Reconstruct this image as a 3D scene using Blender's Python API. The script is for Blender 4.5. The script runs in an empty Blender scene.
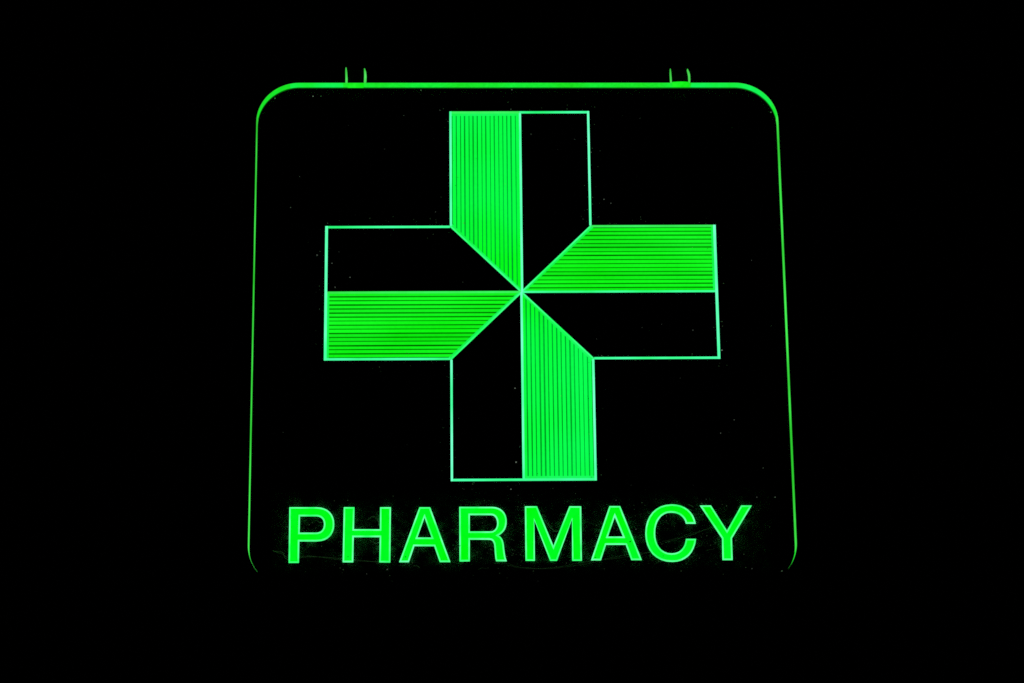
import bpy, bmesh, math, random
from mathutils import Matrix, Vector

S = bpy.context.scene
C = S.collection
random.seed(7)

# ------------------------------------------------------------------ camera
SIGN_MID = 2.60                      # height of the cross centre above the ground, metres
cam_data = bpy.data.cameras.new('camera')
cam = bpy.data.objects.new('camera', cam_data)
C.objects.link(cam)
cam_data.sensor_width = 36.0
cam_data.lens = 103.711              # long lens, looking up from the pavement
cam_data.clip_start = 0.05
cam_data.clip_end = 500.0
right = (0.9998014791, -0.0169981263, -0.0103954844)
fwd = (0.0194787382, 0.9436327536, 0.3304206487)
up = (0.0041929880, -0.3305575442, 0.9437765248)
M = Matrix(((right[0], up[0], -fwd[0], -0.0749976),
            (right[1], up[1], -fwd[1], -3.0892394),
            (right[2], up[2], -fwd[2], SIGN_MID - 1.1406656),
            (0, 0, 0, 1)))
cam.matrix_world = M
S.camera = cam

# ------------------------------------------------------------------ night: no sun, a black sky
w = bpy.data.worlds.new('World')
S.world = w
w.use_nodes = True
bg = w.node_tree.nodes['Background']
bg.inputs['Color'].default_value = (0.00002, 0.00003, 0.00004, 1)
bg.inputs['Strength'].default_value = 1.0
S.view_settings.view_transform = 'Standard'
S.view_settings.look = 'None'
S.view_settings.exposure = 0.0
S.view_settings.gamma = 1.0
S.view_settings.use_curve_mapping = False
S.render.engine = 'CYCLES'
S.cycles.filter_width = 1.6
S.cycles.use_denoising = False        # keeps the fine engraving free of denoiser artefacts
S.cycles.transparent_max_bounces = 16


# ------------------------------------------------------------------ materials
def new_mat(name):
    m = bpy.data.materials.new(name)
    m.use_nodes = True
    nt = m.node_tree
    nt.nodes.clear()
    out = nt.nodes.new('ShaderNodeOutputMaterial')
    return m, nt, out


def glow(name, col_a, col_b=None, boost=1.0, scale=(8, 8, 8), low=0.0, island=0.0, detail=3.0):
    """Light leaving the engraved acrylic: colour drifts between col_a and col_b
    with a noise (uneven engraving), strength differs a little from cut to cut."""
    m, nt, out = new_mat(name)
    N, Lk = nt.nodes, nt.links
    em = N.new('ShaderNodeEmission')
    Lk.new(em.outputs[0], out.inputs[0])
    if col_b is None:
        col_b = col_a
    tc = N.new('ShaderNodeTexCoord')
    mp = N.new('ShaderNodeMapping')
    mp.inputs['Scale'].default_value = scale
    Lk.new(tc.outputs['Object'], mp.inputs[0])
    ns = N.new('ShaderNodeTexNoise')
    ns.inputs['Scale'].default_value = 1.0
    ns.inputs['Detail'].default_value = detail
    Lk.new(mp.outputs[0], ns.inputs['Vector'])
    rp = N.new('ShaderNodeValToRGB')
    rp.color_ramp.elements[0].position = 0.36
    rp.color_ramp.elements[1].position = 0.64
    rp.color_ramp.elements[0].color = (*[c / boost for c in col_a], 1)
    rp.color_ramp.elements[1].color = (*[c / boost for c in col_b], 1)
    Lk.new(ns.outputs['Fac'], rp.inputs[0])
    Lk.new(rp.outputs[0], em.inputs['Color'])
    # fine strength variation
    n2 = N.new('ShaderNodeTexNoise')
    n2.inputs['Scale'].default_value = 260.0
    n2.inputs['Detail'].default_value = 2.0
    Lk.new(tc.outputs['Object'], n2.inputs['Vector'])
    mr = N.new('ShaderNodeMapRange')
    mr.inputs['From Min'].default_value = 0.3
    mr.inputs['From Max'].default_value = 0.7
    mr.inputs['To Min'].default_value = boost * (1.0 - low)
    mr.inputs['To Max'].default_value = boost
    Lk.new(n2.outputs['Fac'], mr.inputs['Value'])
    last = mr.outputs[0]
    if island:
        ge = N.new('ShaderNodeNewGeometry')
        m2 = N.new('ShaderNodeMapRange')
        m2.inputs['To Min'].default_value = 1.0 - island
        m2.inputs['To Max'].default_value = 1.0
        Lk.new(ge.outputs['Random Per Island'], m2.inputs['Value'])
        mu = N.new('ShaderNodeMath')
        mu.operation = 'MULTIPLY'
        Lk.new(last, mu.inputs[0])
        Lk.new(m2.outputs[0], mu.inputs[1])
        last = mu.outputs[0]
    Lk.new(last, em.inputs['Strength'])
    return m


def clear_acrylic(name, dust_lo, dust_hi, band=False):
    """Clear sheet with a patchy film of dust (diffuse) and a weak gloss."""
    m, nt, out = new_mat(name)
    N, Lk = nt.nodes, nt.links
    tr = N.new('ShaderNodeBsdfTransparent')
    df = N.new('ShaderNodeBsdfDiffuse')
    df.inputs['Color'].default_value = (0.45, 0.45, 0.42, 1)
    gl = N.new('ShaderNodeBsdfGlossy')
    gl.inputs['Roughness'].default_value = 0.12
    tc = N.new('ShaderNodeTexCoord')
    ns = N.new('ShaderNodeTexNoise')
    ns.inputs['Scale'].default_value = 70.0
    ns.inputs['Detail'].default_value = 8.0
    ns.inputs['Roughness'].default_value = 0.7
    Lk.new(tc.outputs['Object'], ns.inputs['Vector'])
    mr = N.new('ShaderNodeMapRange')
    mr.inputs['From Min'].default_value = 0.47
    mr.inputs['From Max'].default_value = 0.74
    mr.inputs['To Min'].default_value = dust_lo
    mr.inputs['To Max'].default_value = dust_hi
    Lk.new(ns.outputs['Fac'], mr.inputs['Value'])
    film = mr.outputs[0]
    if band:
        # grime film thicker along the lettering, shaped to catch the letters' halo; hardly any elsewhere
        sx = N.new('ShaderNodeSeparateXYZ')
        Lk.new(tc.outputs['Object'], sx.inputs[0])
        for axis, mid, half, soft in (('Z', 0.068, 0.030, 0.022), ('X', -0.003, 0.245, 0.03)):
            su = N.new('ShaderNodeMath')
            su.operation = 'SUBTRACT'
            su.inputs[1].default_value = mid
            Lk.new(sx.outputs[axis], su.inputs[0])
            ab = N.new('ShaderNodeMath')
            ab.operation = 'ABSOLUTE'
            Lk.new(su.outputs[0], ab.inputs[0])
            m3 = N.new('ShaderNodeMapRange')
            m3.interpolation_type = 'SMOOTHSTEP'
            m3.inputs['From Min'].default_value = half
            m3.inputs['From Max'].default_value = half + soft
            m3.inputs['To Min'].default_value = 1.0
            m3.inputs['To Max'].default_value = 0.0
            Lk.new(ab.outputs[0], m3.inputs['Value'])
            mu = N.new('ShaderNodeMath')
            mu.operation = 'MULTIPLY'
            Lk.new(film, mu.inputs[0])
            Lk.new(m3.outputs[0], mu.inputs[1])
            film = mu.outputs[0]
    a = N.new('ShaderNodeMixShader')
    Lk.new(film, a.inputs[0])
    Lk.new(tr.outputs[0], a.inputs[1])
    Lk.new(df.outputs[0], a.inputs[2])
    b = N.new('ShaderNodeMixShader')
    b.inputs[0].default_value = 0.0006
    Lk.new(a.outputs[0], b.inputs[1])
    Lk.new(gl.outputs[0], b.inputs[2])
    Lk.new(b.outputs[0], out.inputs[0])
    return m


def speck_mat(name, col, glow_max, power):
    """Dust grain or thread: grey diffuse, plus the little light it takes out of the lit sheet."""
    m, nt, out = new_mat(name)
    N, Lk = nt.nodes, nt.links
    p = N.new('ShaderNodeBsdfPrincipled')
    p.inputs['Base Color'].default_value = (0.5, 0.48, 0.45, 1)
    p.inputs['Roughness'].default_value = 0.9
    p.inputs['Emission Color'].default_value = (*col, 1)
    ge = N.new('ShaderNodeNewGeometry')
    pw = N.new('ShaderNodeMath')
    pw.operation = 'POWER'
    pw.inputs[1].default_value = power
    Lk.new(ge.outputs['Random Per Island'], pw.inputs[0])
    mu = N.new('ShaderNodeMath')
    mu.operation = 'MULTIPLY'
    mu.inputs[1].default_value = glow_max
    Lk.new(pw.outputs[0], mu.inputs[0])
    Lk.new(mu.outputs[0], p.inputs['Emission Strength'])
    Lk.new(p.outputs[0], out.inputs[0])
    return m


def dark_plastic(name):
    m, nt, out = new_mat(name)
    N, Lk = nt.nodes, nt.links
    p = N.new('ShaderNodeBsdfPrincipled')
    tc = N.new('ShaderNodeTexCoord')
    ns = N.new('ShaderNodeTexNoise')
    ns.inputs['Scale'].default_value = 60
    Lk.new(tc.outputs['Object'], ns.inputs['Vector'])
    rp = N.new('ShaderNodeValToRGB')
    rp.color_ramp.elements[0].color = (0.015, 0.016, 0.016, 1)
    rp.color_ramp.elements[1].color = (0.04, 0.04, 0.04, 1)
    Lk.new(ns.outputs['Fac'], rp.inputs[0])
    Lk.new(rp.outputs[0], p.inputs['Base Color'])
    p.inputs['Roughness'].default_value = 0.45
    Lk.new(p.outputs[0], out.inputs[0])
    return m


MAT = {
    'acrylic': clear_acrylic('clear_acrylic', 0.008, 0.36, True),
    'lug_acrylic': clear_acrylic('lug_acrylic', 0.01, 0.03),
    'dark': dark_plastic('dark_edge_trim'),
    'rib_v': glow('rib_upright', (0.002, 1.08, 0.012), (0.004, 1.18, 0.11), 1.3, (5, 6, 4), 0.06, 0.12),
    'rib_h': glow('rib_level', (0.004, 0.96, 0.004), (0.009, 1.10, 0.020), 1.2, (5, 6, 14), 0.06, 0.16),
    'groove_v': glow('groove_upright', (0.0, 0.29, 0.010), (0.0, 0.52, 0.045), 1.0, (8, 8, 8), 0.12),
    'groove_h': glow('groove_level', (0.0, 0.14, 0.0), (0.001, 0.32, 0.002), 1.0, (8, 8, 30), 0.12),
    'margin': glow('engraved_margin', (0.006, 0.95, 0.06), (0.01, 1.0, 0.12), 1.2, (20, 20, 20), 0.06),
    'line_v': glow('line_upright', (0.05, 1.2, 0.36), (0.22, 1.3, 0.72), 1.3, (10, 10, 12), 0.05),
    'line_h': glow('line_level', (0.025, 1.0, 0.20), (0.075, 1.2, 0.46), 1.25, (12, 12, 14), 0.06),
    'line_g': glow('line_level_green', (0.035, 0.78, 0.06), (0.05, 0.98, 0.14), 1.1, (12, 12, 14), 0.06),
    'line_d': glow('line_slanting', (0.015, 1.1, 0.12), (0.07, 1.25, 0.36), 1.25, (14, 14, 14), 0.05),
    'letter': glow('letter_face', (0.0, 0.98, 0.002), (0.0, 1.0, 0.02), 1.5, (14, 14, 14), 0.05),
    'letter_line': glow('letter_line', (0.04, 1.25, 0.20), (0.18, 1.4, 0.50), 1.4, (45, 45, 45), 0.05),
    'edge': glow('lit_edge_inside', (0.012, 0.80, 0.008), (0.008, 0.98, 0.045), 1.2, (14, 9, 6), 0.18),
    'edge_dim': glow('lit_edge_deep', (0.002, 0.10, 0.002), (0.004, 0.20, 0.008), 1.0, (9, 9, 9), 0.10),
    'edge_cool': glow('lit_edge_cool', (0.008, 0.88, 0.014), (0.006, 1.0, 0.13), 1.2, (16, 9, 9), 0.08),
    'lip': glow('lit_edge_lip', (0.028, 0.62, 0.030), (0.065, 0.95, 0.09), 1.0, (9, 9, 9), 0.10),
    'lug': glow('lug_edge', (0.05, 0.66, 0.06), (0.09, 0.84, 0.12), 1.0, (40, 40, 60), 0.15),
    'lug_foot': glow('lug_foot', (0.004, 0.86, 0.004), (0.012, 1.0, 0.02), 1.1, (60, 60, 60), 0.12),
    'dust': speck_mat('dust_grain', (0.80, 1.0, 0.78), 0.22, 1.8),
    'dust_dim': speck_mat('dust_grain_fine', (0.50, 1.0, 0.42), 0.085, 2.0),
    'thread': speck_mat('cobweb_and_glint_thread', (0.35, 1.0, 0.30), 0.045, 0.8),  # its emission also paints the glint of the bottom edge
    'fleck': dark_plastic('dark_fleck'),
}

# ------------------------------------------------------------------ letter outlines, dust, strands and painted edge glint, mm in the plane of the sign
LETTERS = [
    ('P', [[(-255.4, -248.8),(-225.3, -249.0),(-221.0, -249.4),(-217.2, -250.5),(-213.9, -252.2),(-211.2, -254.5),(-209.0, -257.3),(-207.4, -260.6),(-206.4, -264.3),(-206.1, -268.2),(-206.3, -272.3),(-207.3, -276.1),(-208.8, -279.4),(-210.9, -282.2),(-213.6, -284.5),(-216.8, -286.2),(-220.6, -287.2),(-224.9, -287.6),(-243.7, -287.5),(-243.8, -311.5),(-255.3, -311.5)], [(-243.3, -259.3),(-226.1, -259.4),(-224.2, -259.6),(-222.5, -260.1),(-221.1, -260.8),(-219.9, -261.8),(-218.9, -263.1),(-218.2, -264.7),(-217.8, -266.4),(-217.6, -268.4),(-217.7, -270.4),(-218.1, -272.2),(-218.8, -273.8),(-219.7, -275.1),(-220.9, -276.2),(-222.3, -276.9),(-224.0, -277.4),(-225.9, -277.6),(-243.5, -277.5)]]),
    ('H', [[(-196.3, -249.1),(-184.3, -249.2),(-184.7, -274.0),(-157.0, -274.2),(-156.9, -249.4),(-144.7, -249.4),(-145.2, -311.6),(-157.4, -311.5),(-157.1, -283.2),(-184.9, -283.1),(-185.2, -311.2),(-197.0, -311.1)]]),
    ('A', [[(-114.1, -249.6),(-102.1, -249.7),(-80.2, -311.6),(-92.1, -311.5),(-98.1, -293.7),(-119.2, -293.5),(-125.2, -311.4),(-136.1, -311.4)], [(-108.4, -261.8),(-100.9, -283.8),(-115.9, -283.7)]]),
    ('R', [[(-70.8, -249.4),(-34.7, -249.6),(-31.3, -250.0),(-28.2, -250.9),(-25.5, -252.3),(-23.2, -254.2),(-21.4, -256.6),(-20.0, -259.5),(-19.2, -262.7),(-19.0, -266.2),(-19.2, -269.1),(-19.7, -271.7),(-20.5, -274.0),(-21.6, -276.1),(-22.9, -277.9),(-24.5, -279.5),(-26.2, -280.9),(-28.0, -282.0),(-26.5, -283.0),(-25.3, -284.2),(-24.4, -285.6),(-23.6, -287.1),(-23.1, -288.8),(-22.7, -290.6),(-22.4, -292.5),(-22.2, -294.5),(-22.0, -296.9),(-21.7, -299.2),(-21.5, -301.4),(-21.2, -303.4),(-20.9, -305.4),(-20.4, -307.4),(-19.9, -309.2),(-19.2, -311.0),(-31.1, -310.9),(-31.6, -309.3),(-32.0, -307.4),(-32.2, -305.3),(-32.4, -303.1),(-32.6, -300.9),(-32.7, -298.7),(-32.8, -296.5),(-32.9, -294.4),(-33.1, -292.6),(-33.4, -291.0),(-33.9, -289.7),(-34.5, -288.6),(-35.3, -287.7),(-36.4, -287.1),(-37.8, -286.8),(-39.5, -286.7),(-59.1, -286.5),(-59.3, -310.8),(-70.8, -311.0)], [(-59.0, -259.0),(-36.1, -259.1),(-34.7, -259.3),(-33.5, -259.8),(-32.4, -260.5),(-31.5, -261.6),(-30.8, -262.9),(-30.2, -264.4),(-29.9, -266.2),(-29.8, -268.2),(-29.9, -270.1),(-30.3, -271.9),(-30.9, -273.5),(-31.8, -274.8),(-32.8, -275.9),(-34.2, -276.7),(-35.7, -277.2),(-37.5, -277.3),(-59.1, -277.2)]]),
    ('M', [[(0.6, -249.2),(14.1, -249.2),(31.2, -293.5),(49.1, -249.4),(62.3, -249.5),(61.9, -311.0),(51.0, -310.9),(51.8, -264.6),(35.0, -310.8),(27.2, -310.8),(10.9, -265.1),(11.1, -310.7),(0.6, -310.6)]]),
    ('A', [[(92.7, -249.4),(104.7, -249.5),(126.9, -310.6),(115.2, -310.5),(109.5, -293.3),(88.5, -293.2),(82.5, -310.6),(71.4, -310.5)], [(98.5, -262.3),(106.7, -283.9),(90.7, -283.8)]]),
    ('C', [[(186.6, -270.0),(185.5, -265.1),(183.8, -260.7),(181.4, -256.9),(178.3, -253.7),(174.7, -251.2),(170.5, -249.3),(165.9, -248.2),(160.8, -247.8),(154.4, -248.4),(148.7, -250.1),(143.6, -253.0),(139.4, -256.8),(135.9, -261.6),(133.4, -267.1),(131.7, -273.4),(131.0, -280.3),(131.3, -287.1),(132.7, -293.4),(135.0, -298.9),(138.2, -303.7),(142.4, -307.5),(147.3, -310.4),(153.1, -312.2),(159.6, -312.8),(165.1, -312.4),(170.0, -311.0),(174.3, -308.7),(178.1, -305.7),(181.2, -301.9),(183.6, -297.4),(185.4, -292.4),(186.4, -286.9),(175.0, -286.8),(174.3, -290.4),(173.3, -293.6),(171.8, -296.4),(170.0, -298.7),(167.8, -300.6),(165.3, -301.9),(162.4, -302.7),(159.2, -303.0),(155.2, -302.6),(151.7, -301.3),(148.7, -299.3),(146.3, -296.6),(144.3, -293.3),(143.0, -289.4),(142.2, -285.1),(142.1, -280.3),(142.5, -275.5),(143.5, -271.2),(145.0, -267.2),(147.1, -263.9),(149.6, -261.1),(152.6, -259.0),(156.0, -257.7),(159.9, -257.3),(163.1, -257.6),(166.0, -258.3),(168.5, -259.4),(170.6, -260.9),(172.4, -262.8),(173.9, -264.9),(174.9, -267.3),(175.5, -270.0)]]),
    ('Y', [[(191.2, -249.3),(203.7, -249.3),(220.1, -277.5),(236.4, -249.5),(248.4, -249.6),(225.4, -286.7),(225.3, -311.1),(213.9, -311.1),(214.2, -286.7)]]),
]
DUST =  [(-226.2, 238.6), (-112.1, 245.7), (-278.6, 236.2), (-8.1, 246.1), (-9.5, 221.8), (-14.1, -229.7), (-8.6, -225.2), (254.2, -240.2), (273.9, -240.3), (229.5, -288.6), (-148.6, -319.2), (-208.0, 6.0), (-211.7, 34.6), (-191.4, 17.8), (-228.5, 44.3), (278.1, -323.6), (-272.5, -339.2), (121.2, -275.6), (-81.4, 207.1), (-229.1, 0.1), (-63.8, 82.2), (-88.5, 79.9), (-76.8, -76.0), (-8.5, -113.7), (221.7, -70.3), (-235.3, 238.6), (-90.5, 220.7), (287.5, 217.2), (137.6, 210.1), (13.0, 190.7), (94.4, 110.7), (80.8, 168.3), (190.2, -46.6), (-3.7, -180.7), (-8.3, -199.0), (-65.3, -229.4), (-56.6, -229.5), (80.2, -207.4), (100.2, -242.8), (14.0, -333.2), (91.5, -343.7), (150.8, -344.0), (226.5, -344.5)]
COB_AND_GLINT = [[(-272.2, -297.4), (-262.8, -301.0), (-255.8, -304.9), (-232.1, -303.9), (-194.3, -308.6), (-150.9, -310.8)], [(-18.2, -312.7), (-5.3, -317.5), (21.7, -318.9), (40.1, -316.8), (70.6, -311.0), (108.6, -306.8), (141.3, -300.1)], [(150.4, -289.7), (165.0, -286.4), (177.5, -283.8), (195.1, -277.2), (206.3, -273.9)], [(-170.8, -263.9), (-164.3, -259.4), (-160.0, -262.8), (-156.7, -270.7)], [(-167.4, -286.4), (-160.9, -289.8), (-154.4, -286.4)], [(-128.0, -340.6), (-100.0, -340.4), (-72.0, -340.7)], [(-27.0, -340.6), (20.0, -340.3), (60.0, -340.7), (92.0, -340.2)], [(219.0, -340.4), (232.0, -340.7), (250.0, -340.4)], [(22.5, -265.0), (27.8, -272.9), (34.2, -277.4), (41.9, -275.2)]]
FLECKS = [(-129.0, -305.5, 0.7), (114.5, -289.8, 1.0), (76.5, -307.5, 0.6), (-70.0, -293.5, 0.6), (-191.0, -305.0, 0.5), (150.0, -306.0, 0.5)]

# ------------------------------------------------------------------ helpers (sign plane: x right, z up, millimetres from the cross centre)
BASE = -345.0                        # bottom edge of the sign, mm below the cross centre


def P3(x, y, z):
    return Vector((x * 0.001, y * 0.001, (z - BASE) * 0.001))


def link(name, bm, mats, parent):
    me = bpy.data.meshes.new(name)
    bmesh.ops.recalc_face_normals(bm, faces=bm.faces)
    bm.to_mesh(me)
    bm.free()
    for m in mats:
        me.materials.append(MAT[m])
    o = bpy.data.objects.new(name, me)
    C.objects.link(o)
    o.parent = parent
    return o


def slab(bm, poly, y0, y1, mi=0):
    """Convex or simple polygon (list of x,z) extruded from y0 (front) to y1 (back)."""
    f = [bm.verts.new(P3(x, y0, z)) for x, z in poly]
    b = [bm.verts.new(P3(x, y1, z)) for x, z in poly]
    n = len(poly)
    fs = [bm.faces.new(f), bm.faces.new(b[::-1])]
    for i in range(n):
        j = (i + 1) % n
        fs.append(bm.faces.new((f[j], f[i], b[i], b[j])))
    for q in fs:
        q.material_index = mi


def stroke(bm, p, q, wl, wr, y0, mi, ext=(0, 0)):
    """Straight engraved line from p to q, wl mm to its left and wr to its right."""
    dx, dz = q[0] - p[0], q[1] - p[1]
    l = math.hypot(dx, dz)
    dx, dz = dx / l, dz / l
    nx, nz = -dz, dx
    p = (p[0] - dx * ext[0], p[1] - dz * ext[0])
    q = (q[0] + dx * ext[1], q[1] + dz * ext[1])
    slab(bm, [(p[0] + nx * wl, p[1] + nz * wl), (p[0] - nx * wr, p[1] - nz * wr),
              (q[0] - nx * wr, q[1] - nz * wr), (q[0] + nx * wl, q[1] + nz * wl)], y0, 0.0, mi)


def clip(poly, a, b, c):
    """Keep the part of poly where a*x + b*z <= c."""
    out = []
    for i in range(len(poly)):
        p, q = poly[i], poly[(i + 1) % len(poly)]
        dp, dq = a * p[0] + b * p[1] - c, a * q[0] + b * q[1] - c
        if dp <= 0:
            out.append(p)
        if (dp < 0 < dq) or (dq < 0 < dp):
            t = dp / (dp - dq)
            out.append((p[0] + (q[0] - p[0]) * t, p[1] + (q[1] - p[1]) * t))
    return out


def area(poly):
    return 0.5 * sum(poly[i][0] * poly[(i + 1) % len(poly)][1] - poly[(i + 1) % len(poly)][0] * poly[i][1]
                     for i in range(len(poly)))


def inset(poly, d):
    """Mitred offset of a closed polygon; d > 0 goes to the inside of the solid side (left of a ccw loop)."""
    n = len(poly)
    out = []
    for i in range(n):
        p0, p1, p2 = poly[i - 1], poly[i], poly[(i + 1) % n]
        d1 = Vector((p1[0] - p0[0], p1[1] - p0[1])).normalized()
        d2 = Vector((p2[0] - p1[0], p2[1] - p1[1])).normalized()
        n1, n2 = Vector((-d1.y, d1.x)), Vector((-d2.y, d2.x))
        k = 1.0 + n1.dot(n2)
        mtr = (n1 + n2) / max(k, 0.25)
        out.append((p1[0] + mtr.x * d, p1[1] + mtr.y * d))
    return out


def plate(bm, loops, y0, y1, mi=0):
    """Polygon with holes: filled front face at y0, side walls back to y1."""
    edges = []
    for lp in loops:
        f = [bm.verts.new(P3(x, y0, z)) for x, z in lp]
        b = [bm.verts.new(P3(x, y1, z)) for x, z in lp]
        n = len(lp)
        for i in range(n):
            j = (i + 1) % n
            edges.append(bm.edges.new((f[i], f[j])))
            bm.faces.new((f[j], f[i], b[i], b[j])).material_index = mi
    r = bmesh.ops.triangle_fill(bm, use_beauty=True, use_dissolve=False, edges=edges)
    for g in r['geom']:
        if isinstance(g, bmesh.types.BMFace):
            g.material_index = mi


# ------------------------------------------------------------------ the sign
sign = bpy.data.objects.new('pharmacy_sign', None)
C.objects.link(sign)
sign.location = (0, 0, SIGN_MID + BASE * 0.001)
sign['label'] = 'glowing green edge-lit clear pharmacy sign with a cross above lettering, hung in the dark'
sign['category'] = 'sign'

X0, X1, Z0, Z1, RAD = -298.4, 294.0, -342.5, 248.5, 48.0
DEPTH = 14.0


def outline(ins=0.0, seg=28):
    """Rounded outline as (x, z, nx, nz), counter-clockwise from the bottom right."""
    pts = []
    for cx, cz, a0 in ((X1 - RAD, Z0 + RAD, -90), (X1 - RAD, Z1 - RAD, 0),
                       (X0 + RAD, Z1 - RAD, 90), (X0 + RAD, Z0 + RAD, 180)):
        for k in range(seg + 1):
            a = math.radians(a0 + 90.0 * k / seg)
            pts.append((cx + (RAD - ins) * math.cos(a), cz + (RAD - ins) * math.sin(a),
                        math.cos(a), math.sin(a)))
        if cx > 0 and cz > 0:                          # points along the straight top
            for k in range(1, 40):
                pts.append((X1 - RAD + (X0 - X1 + 2 * RAD) * k / 40, Z1 - ins, 0.0, 1.0))
    return [(x, z - (0.0025 * x if z > 0 else 0.0), nx, nz) for x, z, nx, nz in pts]


# clear sheet at the back
bm = bmesh.new()
slab(bm, [(x, z) for x, z, nx, nz in outline(0.0)], 0.0, 3.0)
panel = link('panel', bm, ['acrylic'], sign)

# rim: lit on its inner face and on a fine front lip, dark outside
bm = bmesh.new()
o_ = outline(0.0)
rings = []
for x, z, nx, nz in o_:
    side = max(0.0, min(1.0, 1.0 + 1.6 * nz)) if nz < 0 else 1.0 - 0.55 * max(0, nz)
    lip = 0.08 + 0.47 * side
    t = 0.6
    rings.append([P3(x, -DEPTH, z), P3(x - nx * lip, -DEPTH - 0.25, z - nz * lip),
                  P3(x - nx * (lip + 0.02), -DEPTH + 0.4, z - nz * (lip + 0.02)),
                  P3(x - nx * 0.55, -2.6, z - nz * 0.55), P3(x - nx * t, -0.05, z - nz * t), P3(x, -0.05, z)])
vs = [[bm.verts.new(p) for p in r] for r in rings]
n = len(vs)
for i in range(n):
    j = (i + 1) % n
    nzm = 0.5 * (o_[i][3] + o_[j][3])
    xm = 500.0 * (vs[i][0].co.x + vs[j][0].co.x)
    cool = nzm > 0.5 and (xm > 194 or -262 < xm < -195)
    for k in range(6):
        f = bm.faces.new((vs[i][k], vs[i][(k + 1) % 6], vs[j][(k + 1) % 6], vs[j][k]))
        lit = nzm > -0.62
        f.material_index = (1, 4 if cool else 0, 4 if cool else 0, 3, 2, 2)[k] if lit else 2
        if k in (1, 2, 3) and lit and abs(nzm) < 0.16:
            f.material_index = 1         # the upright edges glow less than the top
link('lit_edge', bm, ['edge', 'lip', 'dark', 'edge_dim', 'edge_cool'], sign)

# ------------------------------------------------------------------ cross
A, L = 79.7, 219.6
W = 2.4
bm = bmesh.new()
loop = [(-A, L), (-A, A), (-L, A), (-L, -A), (-A, -A), (-A, -L), (A, -L), (A, -A), (L, -A), (L, A), (A, A), (A, L)]
mats_c = ['line_v', 'line_h', 'line_g', 'line_d']
for i in range(12):                                    # ccw, so the inside is on the left
    p, q = loop[i], loop[(i + 1) % 12]
    upright = p[0] == q[0]
    yy = -0.85 if upright else -0.80
    wl = W + (0.5 if upright and abs(p[0]) == L else 0.0)
    mi = 0 if upright else 1
    if i in (9,):
        mi = 2
    if i == 11:                                        # top of the upper arm: greener over the hatched half
        stroke(bm, (A, L), (0, L), wl, 0, yy, 1)
        stroke(bm, (0, L), (-A, L), wl, 0, yy, 2)
        continue
    stroke(bm, p, q, wl, 0, yy, mi)
stroke(bm, (0, L - 1), (0, 0), 1.9, 0.5, -0.75, 0)
stroke(bm, (0, 0), (0, -L + 1), 1.1, 1.3, -0.75, 0)
stroke(bm, (-L + 1, 0), (0, 0), 1.3, 1.1, -0.70, 2)
stroke(bm, (0, 0), (L - 1, 0), 1.2, 0.9, -0.70, 1)
for sx, sz in ((-1, 1), (1, 1), (1, -1), (-1, -1)):
    stroke(bm, (sx * (A - 0.6), sz * (A - 0.6)), (0, 0), 0.85, 0.85, -0.65, 3)
cross = link('cross', bm, mats_c, sign)
cross.location.z = -0.0006


def turn(p, k):
    for _ in range(k):                                 # a quarter turn clockwise
        p = (p[1], -p[0])
    return p


STEP = A / 16.6
for k in range(4):
    bm = bmesh.new()
    base = [(-A, L), (-A, A), (0, 0), (0, L)]          # the half of the upper arm that is hatched
    rt = lambda poly: [turn(p, k) for p in poly]
    slab(bm, rt([(-A + .5, L - .5), (-A + .5, A), (-.3, .6), (-.3, L - .5)]), -0.2, 0.0, 1)
    # ribs between the cut lines
    x = -A + W + 1.15
    while x < -2.6:
        gap = 1.5 + random.uniform(-0.5, 0.45)
        x1 = min(x + STEP - gap, -0.6)
        if x1 + STEP * 0.45 > -1.4:
            x1 = -0.6
        bar = [(x, L - 1), (x, -5), (x1, -5), (x1, L - 1)]
        bar = clip(bar, -1, -1, 0.0 - 0.8)             # above the slanting edge z = -x
        if len(bar) > 2 and abs(area(bar)) > 1:
            slab(bm, rt(bar), -0.42, -0.15, 0)
        x += STEP
    # plain engraved margins where the cut lines stop: the outer end and the slant
    slab(bm, rt([(-A + 1.0, L - 1.0), (-A + 1.0, L - W - 2.9), (-1.0, L - W - 2.9), (-1.0, L - 1.0)]), -0.50, -0.15, 2)
    e = 3.7
    slab(bm, rt([(-A + 1.0, A + e), (-A + 1.0, A - .5), (-.8, 1.2), (-.8, e + .6)]), -0.50, -0.15, 2)
    v = k % 2 == 0
    link('ribbed_segment', bm, ['rib_v' if v else 'rib_h', 'groove_v' if v else 'groove_h', 'margin'], cross)

# ------------------------------------------------------------------ lettering
for ch, loops in LETTERS:
    solid = []
    for k, lp in enumerate(loops):
        ccw = area(lp) > 0
        if (k == 0) != ccw:
            lp = lp[::-1]                              # outer ccw, hole cw: the solid is always on the left
        solid.append(inset(lp, 0.2))
    bm = bmesh.new()
    plate(bm, [inset(lp, 1.1) for lp in solid], -0.80, 0.0)
    letter = link('letter', bm, ['letter'], sign)
    letter['label'] = 'green capital letter ' + ch
    bm = bmesh.new()
    for lp in solid:
        il = inset(lp, 1.5)
        n = len(lp)
        of = [bm.verts.new(P3(x, -1.10, z)) for x, z in lp]
        nf = [bm.verts.new(P3(x, -1.00, z)) for x, z in il]
        ob = [bm.verts.new(P3(x, 0.0, z)) for x, z in lp]
        nb = [bm.verts.new(P3(x, -0.5, z)) for x, z in il]
        for i in range(n):
            j = (i + 1) % n
            bm.faces.new((of[i], of[j], nf[j], nf[i]))
            bm.faces.new((of[j], of[i], ob[i], ob[j]))
            bm.faces.new((nf[i], nf[j], nb[j], nb[i]))
    link('letter_outline', bm, ['letter_line'], letter)

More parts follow.
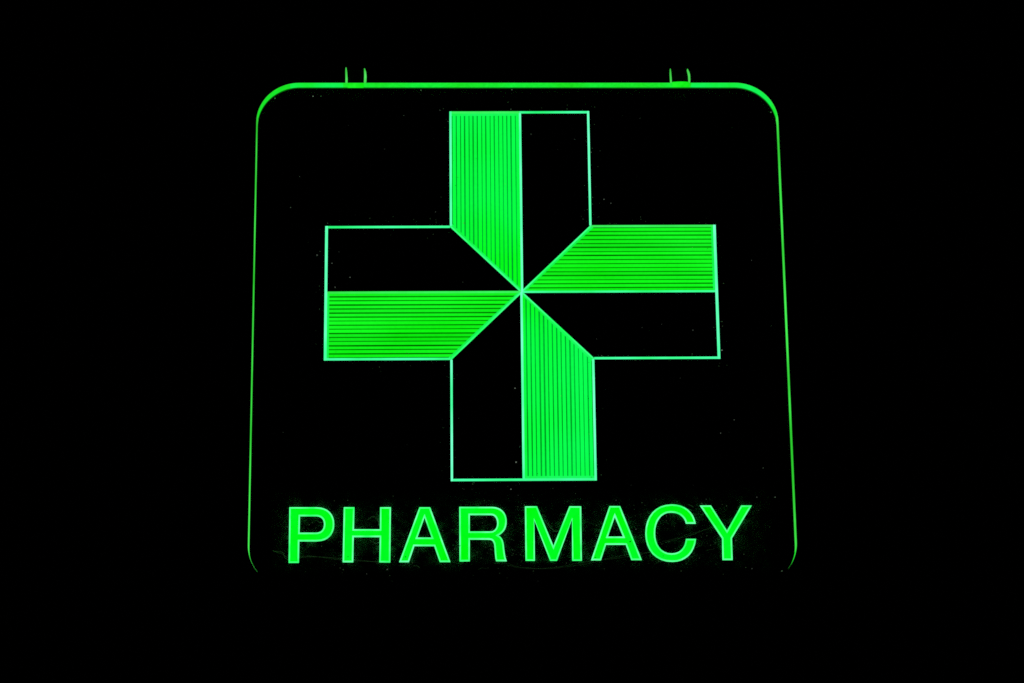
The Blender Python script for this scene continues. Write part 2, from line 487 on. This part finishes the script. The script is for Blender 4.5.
# ------------------------------------------------------------------ hanging lugs on the top edge
LUGS = [
    # x of the plate, left edge line, right edge line (x, z), line half width, foot (x0, x1, z0, z1, bulge)
    ((-197.4, -175.6), [(-197.0, 249.2), (-197.0, 258), (-197.3, 264.5), (-197.6, 269.8)],
     [(-175.9, 249.2), (-175.7, 254), (-175.5, 260), (-175.8, 264.5), (-176.5, 268.6)], (1.15, 1.3), (-195.6, -176.8, 242.6, 247.8, 0.0)),
    ((173.6, 194.6), [(173.6, 249.2), (173.5, 257), (173.3, 262.5), (173.2, 267.4)],
     [(194.4, 249.2), (194.7, 254), (194.6, 260), (194.0, 263), (192.8, 267.0)], (0.85, 1.0), (174.4, 193.6, 242.4, 248.2, 0.6)),
]
for (px0, px1), l1, l2, hw, ft in LUGS:
    bm = bmesh.new()
    slab(bm, [(px0 + .8, 249.3), (px1 - .8, 249.3), (px1 - .8, 262), (px1 - 2.0, 267.5), (px1 - 4, 266.4), (px0 + 2.4, 266.8), (px0 + .8, 265.8)], -10.0, -6.0)
    lug = link('hanging_lug', bm, ['lug_acrylic'], sign)
    for ln, h in ((l1, hw[0]), (l2, hw[1])):
        bm = bmesh.new()
        left, rightp = [], []
        m = len(ln)
        for i, (x, z) in enumerate(ln):
            hh = h * (1.0 if i < m - 2 else (0.9 if i == m - 2 else 0.45))
            left.append((x - hh, z))
            rightp.append((x + hh, z))
        slab(bm, left + rightp[::-1], -10.4, -5.6)
        link('lug_edge', bm, ['lug'], lug)
    bm = bmesh.new()
    x0, x1, z0, z1, bl = ft
    top = [(x0 + (x1 - x0) * t, z1 + bl * math.sin(math.pi * t) * (0.7 + 0.3 * t)) for t in [i / 8 for i in range(9)]]
    slab(bm, [(x0, z0 + .4), (x0 + 1, z0), (x1 - 1, z0), (x1, z0 + .4)] + top[::-1], -DEPTH - 2.0, -DEPTH - 0.5)
    link('lug_foot', bm, ['lug_foot'], lug)

# ------------------------------------------------------------------ dust and cobweb on the sheet, plus a painted glint along its bottom edge


def grain(bm, x, z, r, y=-0.25):
    m = random.choice((5, 6, 7))
    a0 = random.uniform(0, 6.28)
    el = random.uniform(0.6, 1.0)
    ring = []
    for i in range(m):
        a = a0 + 6.2832 * i / m
        rr = r * random.uniform(0.65, 1.15)
        ring.append((x + rr * math.cos(a), z + rr * el * math.sin(a)))
    slab(bm, ring, y - r * 0.5, y + 0.2)


bm = bmesh.new()
for x, z in DUST:
    if z < Z0 + 8:
        continue
    grain(bm, x, z, random.uniform(0.55, 0.95))
for _ in range(70):
    grain(bm, random.uniform(X0 + 12, X1 - 12), random.uniform(Z0 + 12, Z1 - 10), random.uniform(0.2, 0.5))
d = link('dust', bm, ['dust'], panel)
d['kind'] = 'stuff'
bm = bmesh.new()
near = []
for lp in LETTERS:
    for q in lp[1]:
        near += q
for _ in range(880):                                   # grains gather along the letters and the cut lines
    if random.random() < 0.62:
        p = random.choice(near)
        x, z = p[0] + random.gauss(0, 13), p[1] + random.gauss(0, 9)
    else:
        i = random.randrange(12)
        p, q = loop[i], loop[(i + 1) % 12]
        t = random.random()
        x, z = p[0] + (q[0] - p[0]) * t + random.gauss(0, 6), p[1] + (q[1] - p[1]) * t + random.gauss(0, 6)
    if X0 + 6 < x < X1 - 6 and Z0 + 6 < z < Z1 - 6:
        grain(bm, x, z, random.uniform(0.25, 0.6))
d = link('fine_dust', bm, ['dust_dim'], panel)
d['kind'] = 'stuff'


def thread(bm, pts, r, y=-0.3):
    """Fine strand through points, smoothed, three-sided."""
    P = []
    m = len(pts)
    for i in range(m - 1):
        p0, p1, p2, p3 = pts[max(i - 1, 0)], pts[i], pts[i + 1], pts[min(i + 2, m - 1)]
        for s in range(6):
            t = s / 6
            P.append(tuple(0.5 * (2 * p1[c] + (p2[c] - p0[c]) * t + (2 * p0[c] - 5 * p1[c] + 4 * p2[c] - p3[c]) * t * t
                                  + (3 * p1[c] - p0[c] - 3 * p2[c] + p3[c]) * t ** 3) for c in (0, 1)))
    P.append(pts[-1])
    prev = None
    for i, (x, z) in enumerate(P):
        q = P[min(i + 1, len(P) - 1)]
        p = P[max(i - 1, 0)]
        dx, dz = q[0] - p[0], q[1] - p[1]
        l = math.hypot(dx, dz) or 1
        nx, nz = -dz / l, dx / l
        rr = r * random.uniform(0.5, 1.2)
        jit = random.uniform(-0.25, 0.25)
        ring = [bm.verts.new(P3(x + nx * (rr + jit), y, z + nz * (rr + jit))), bm.verts.new(P3(x + nx * jit, y - rr, z + nz * jit)),
                bm.verts.new(P3(x - nx * (rr - jit), y, z - nz * (rr - jit)))]
        if prev:
            for a in range(3):
                b = (a + 1) % 3
                bm.faces.new((prev[a], prev[b], ring[b], ring[a]))
        prev = ring


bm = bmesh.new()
for c in COB_AND_GLINT:
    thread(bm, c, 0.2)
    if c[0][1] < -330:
        continue                                       # faint glint of the bottom edge, painted as single glowing strands
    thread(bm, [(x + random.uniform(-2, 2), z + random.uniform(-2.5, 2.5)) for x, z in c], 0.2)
for _ in range(26):                                    # short wisps caught between the letters
    p = random.choice(near)
    x, z = p[0] + random.gauss(0, 8), p[1] + random.gauss(0, 6)
    a = random.uniform(-0.5, 0.5)
    l = random.uniform(4, 14)
    thread(bm, [(x, z), (x + l * .5 * math.cos(a), z + l * .5 * math.sin(a) + random.uniform(-2, 2)), (x + l * math.cos(a), z + l * math.sin(a))], 0.2)
d = link('cobweb_and_edge_glint', bm, ['thread'], panel)
d['kind'] = 'stuff'

# a few dark flecks stuck on the lit letters
bm = bmesh.new()
for x, z, r in FLECKS:
    grain(bm, x, z, r, -1.25)
d = link('dirt_flecks', bm, ['fleck'], panel)
d['kind'] = 'stuff'
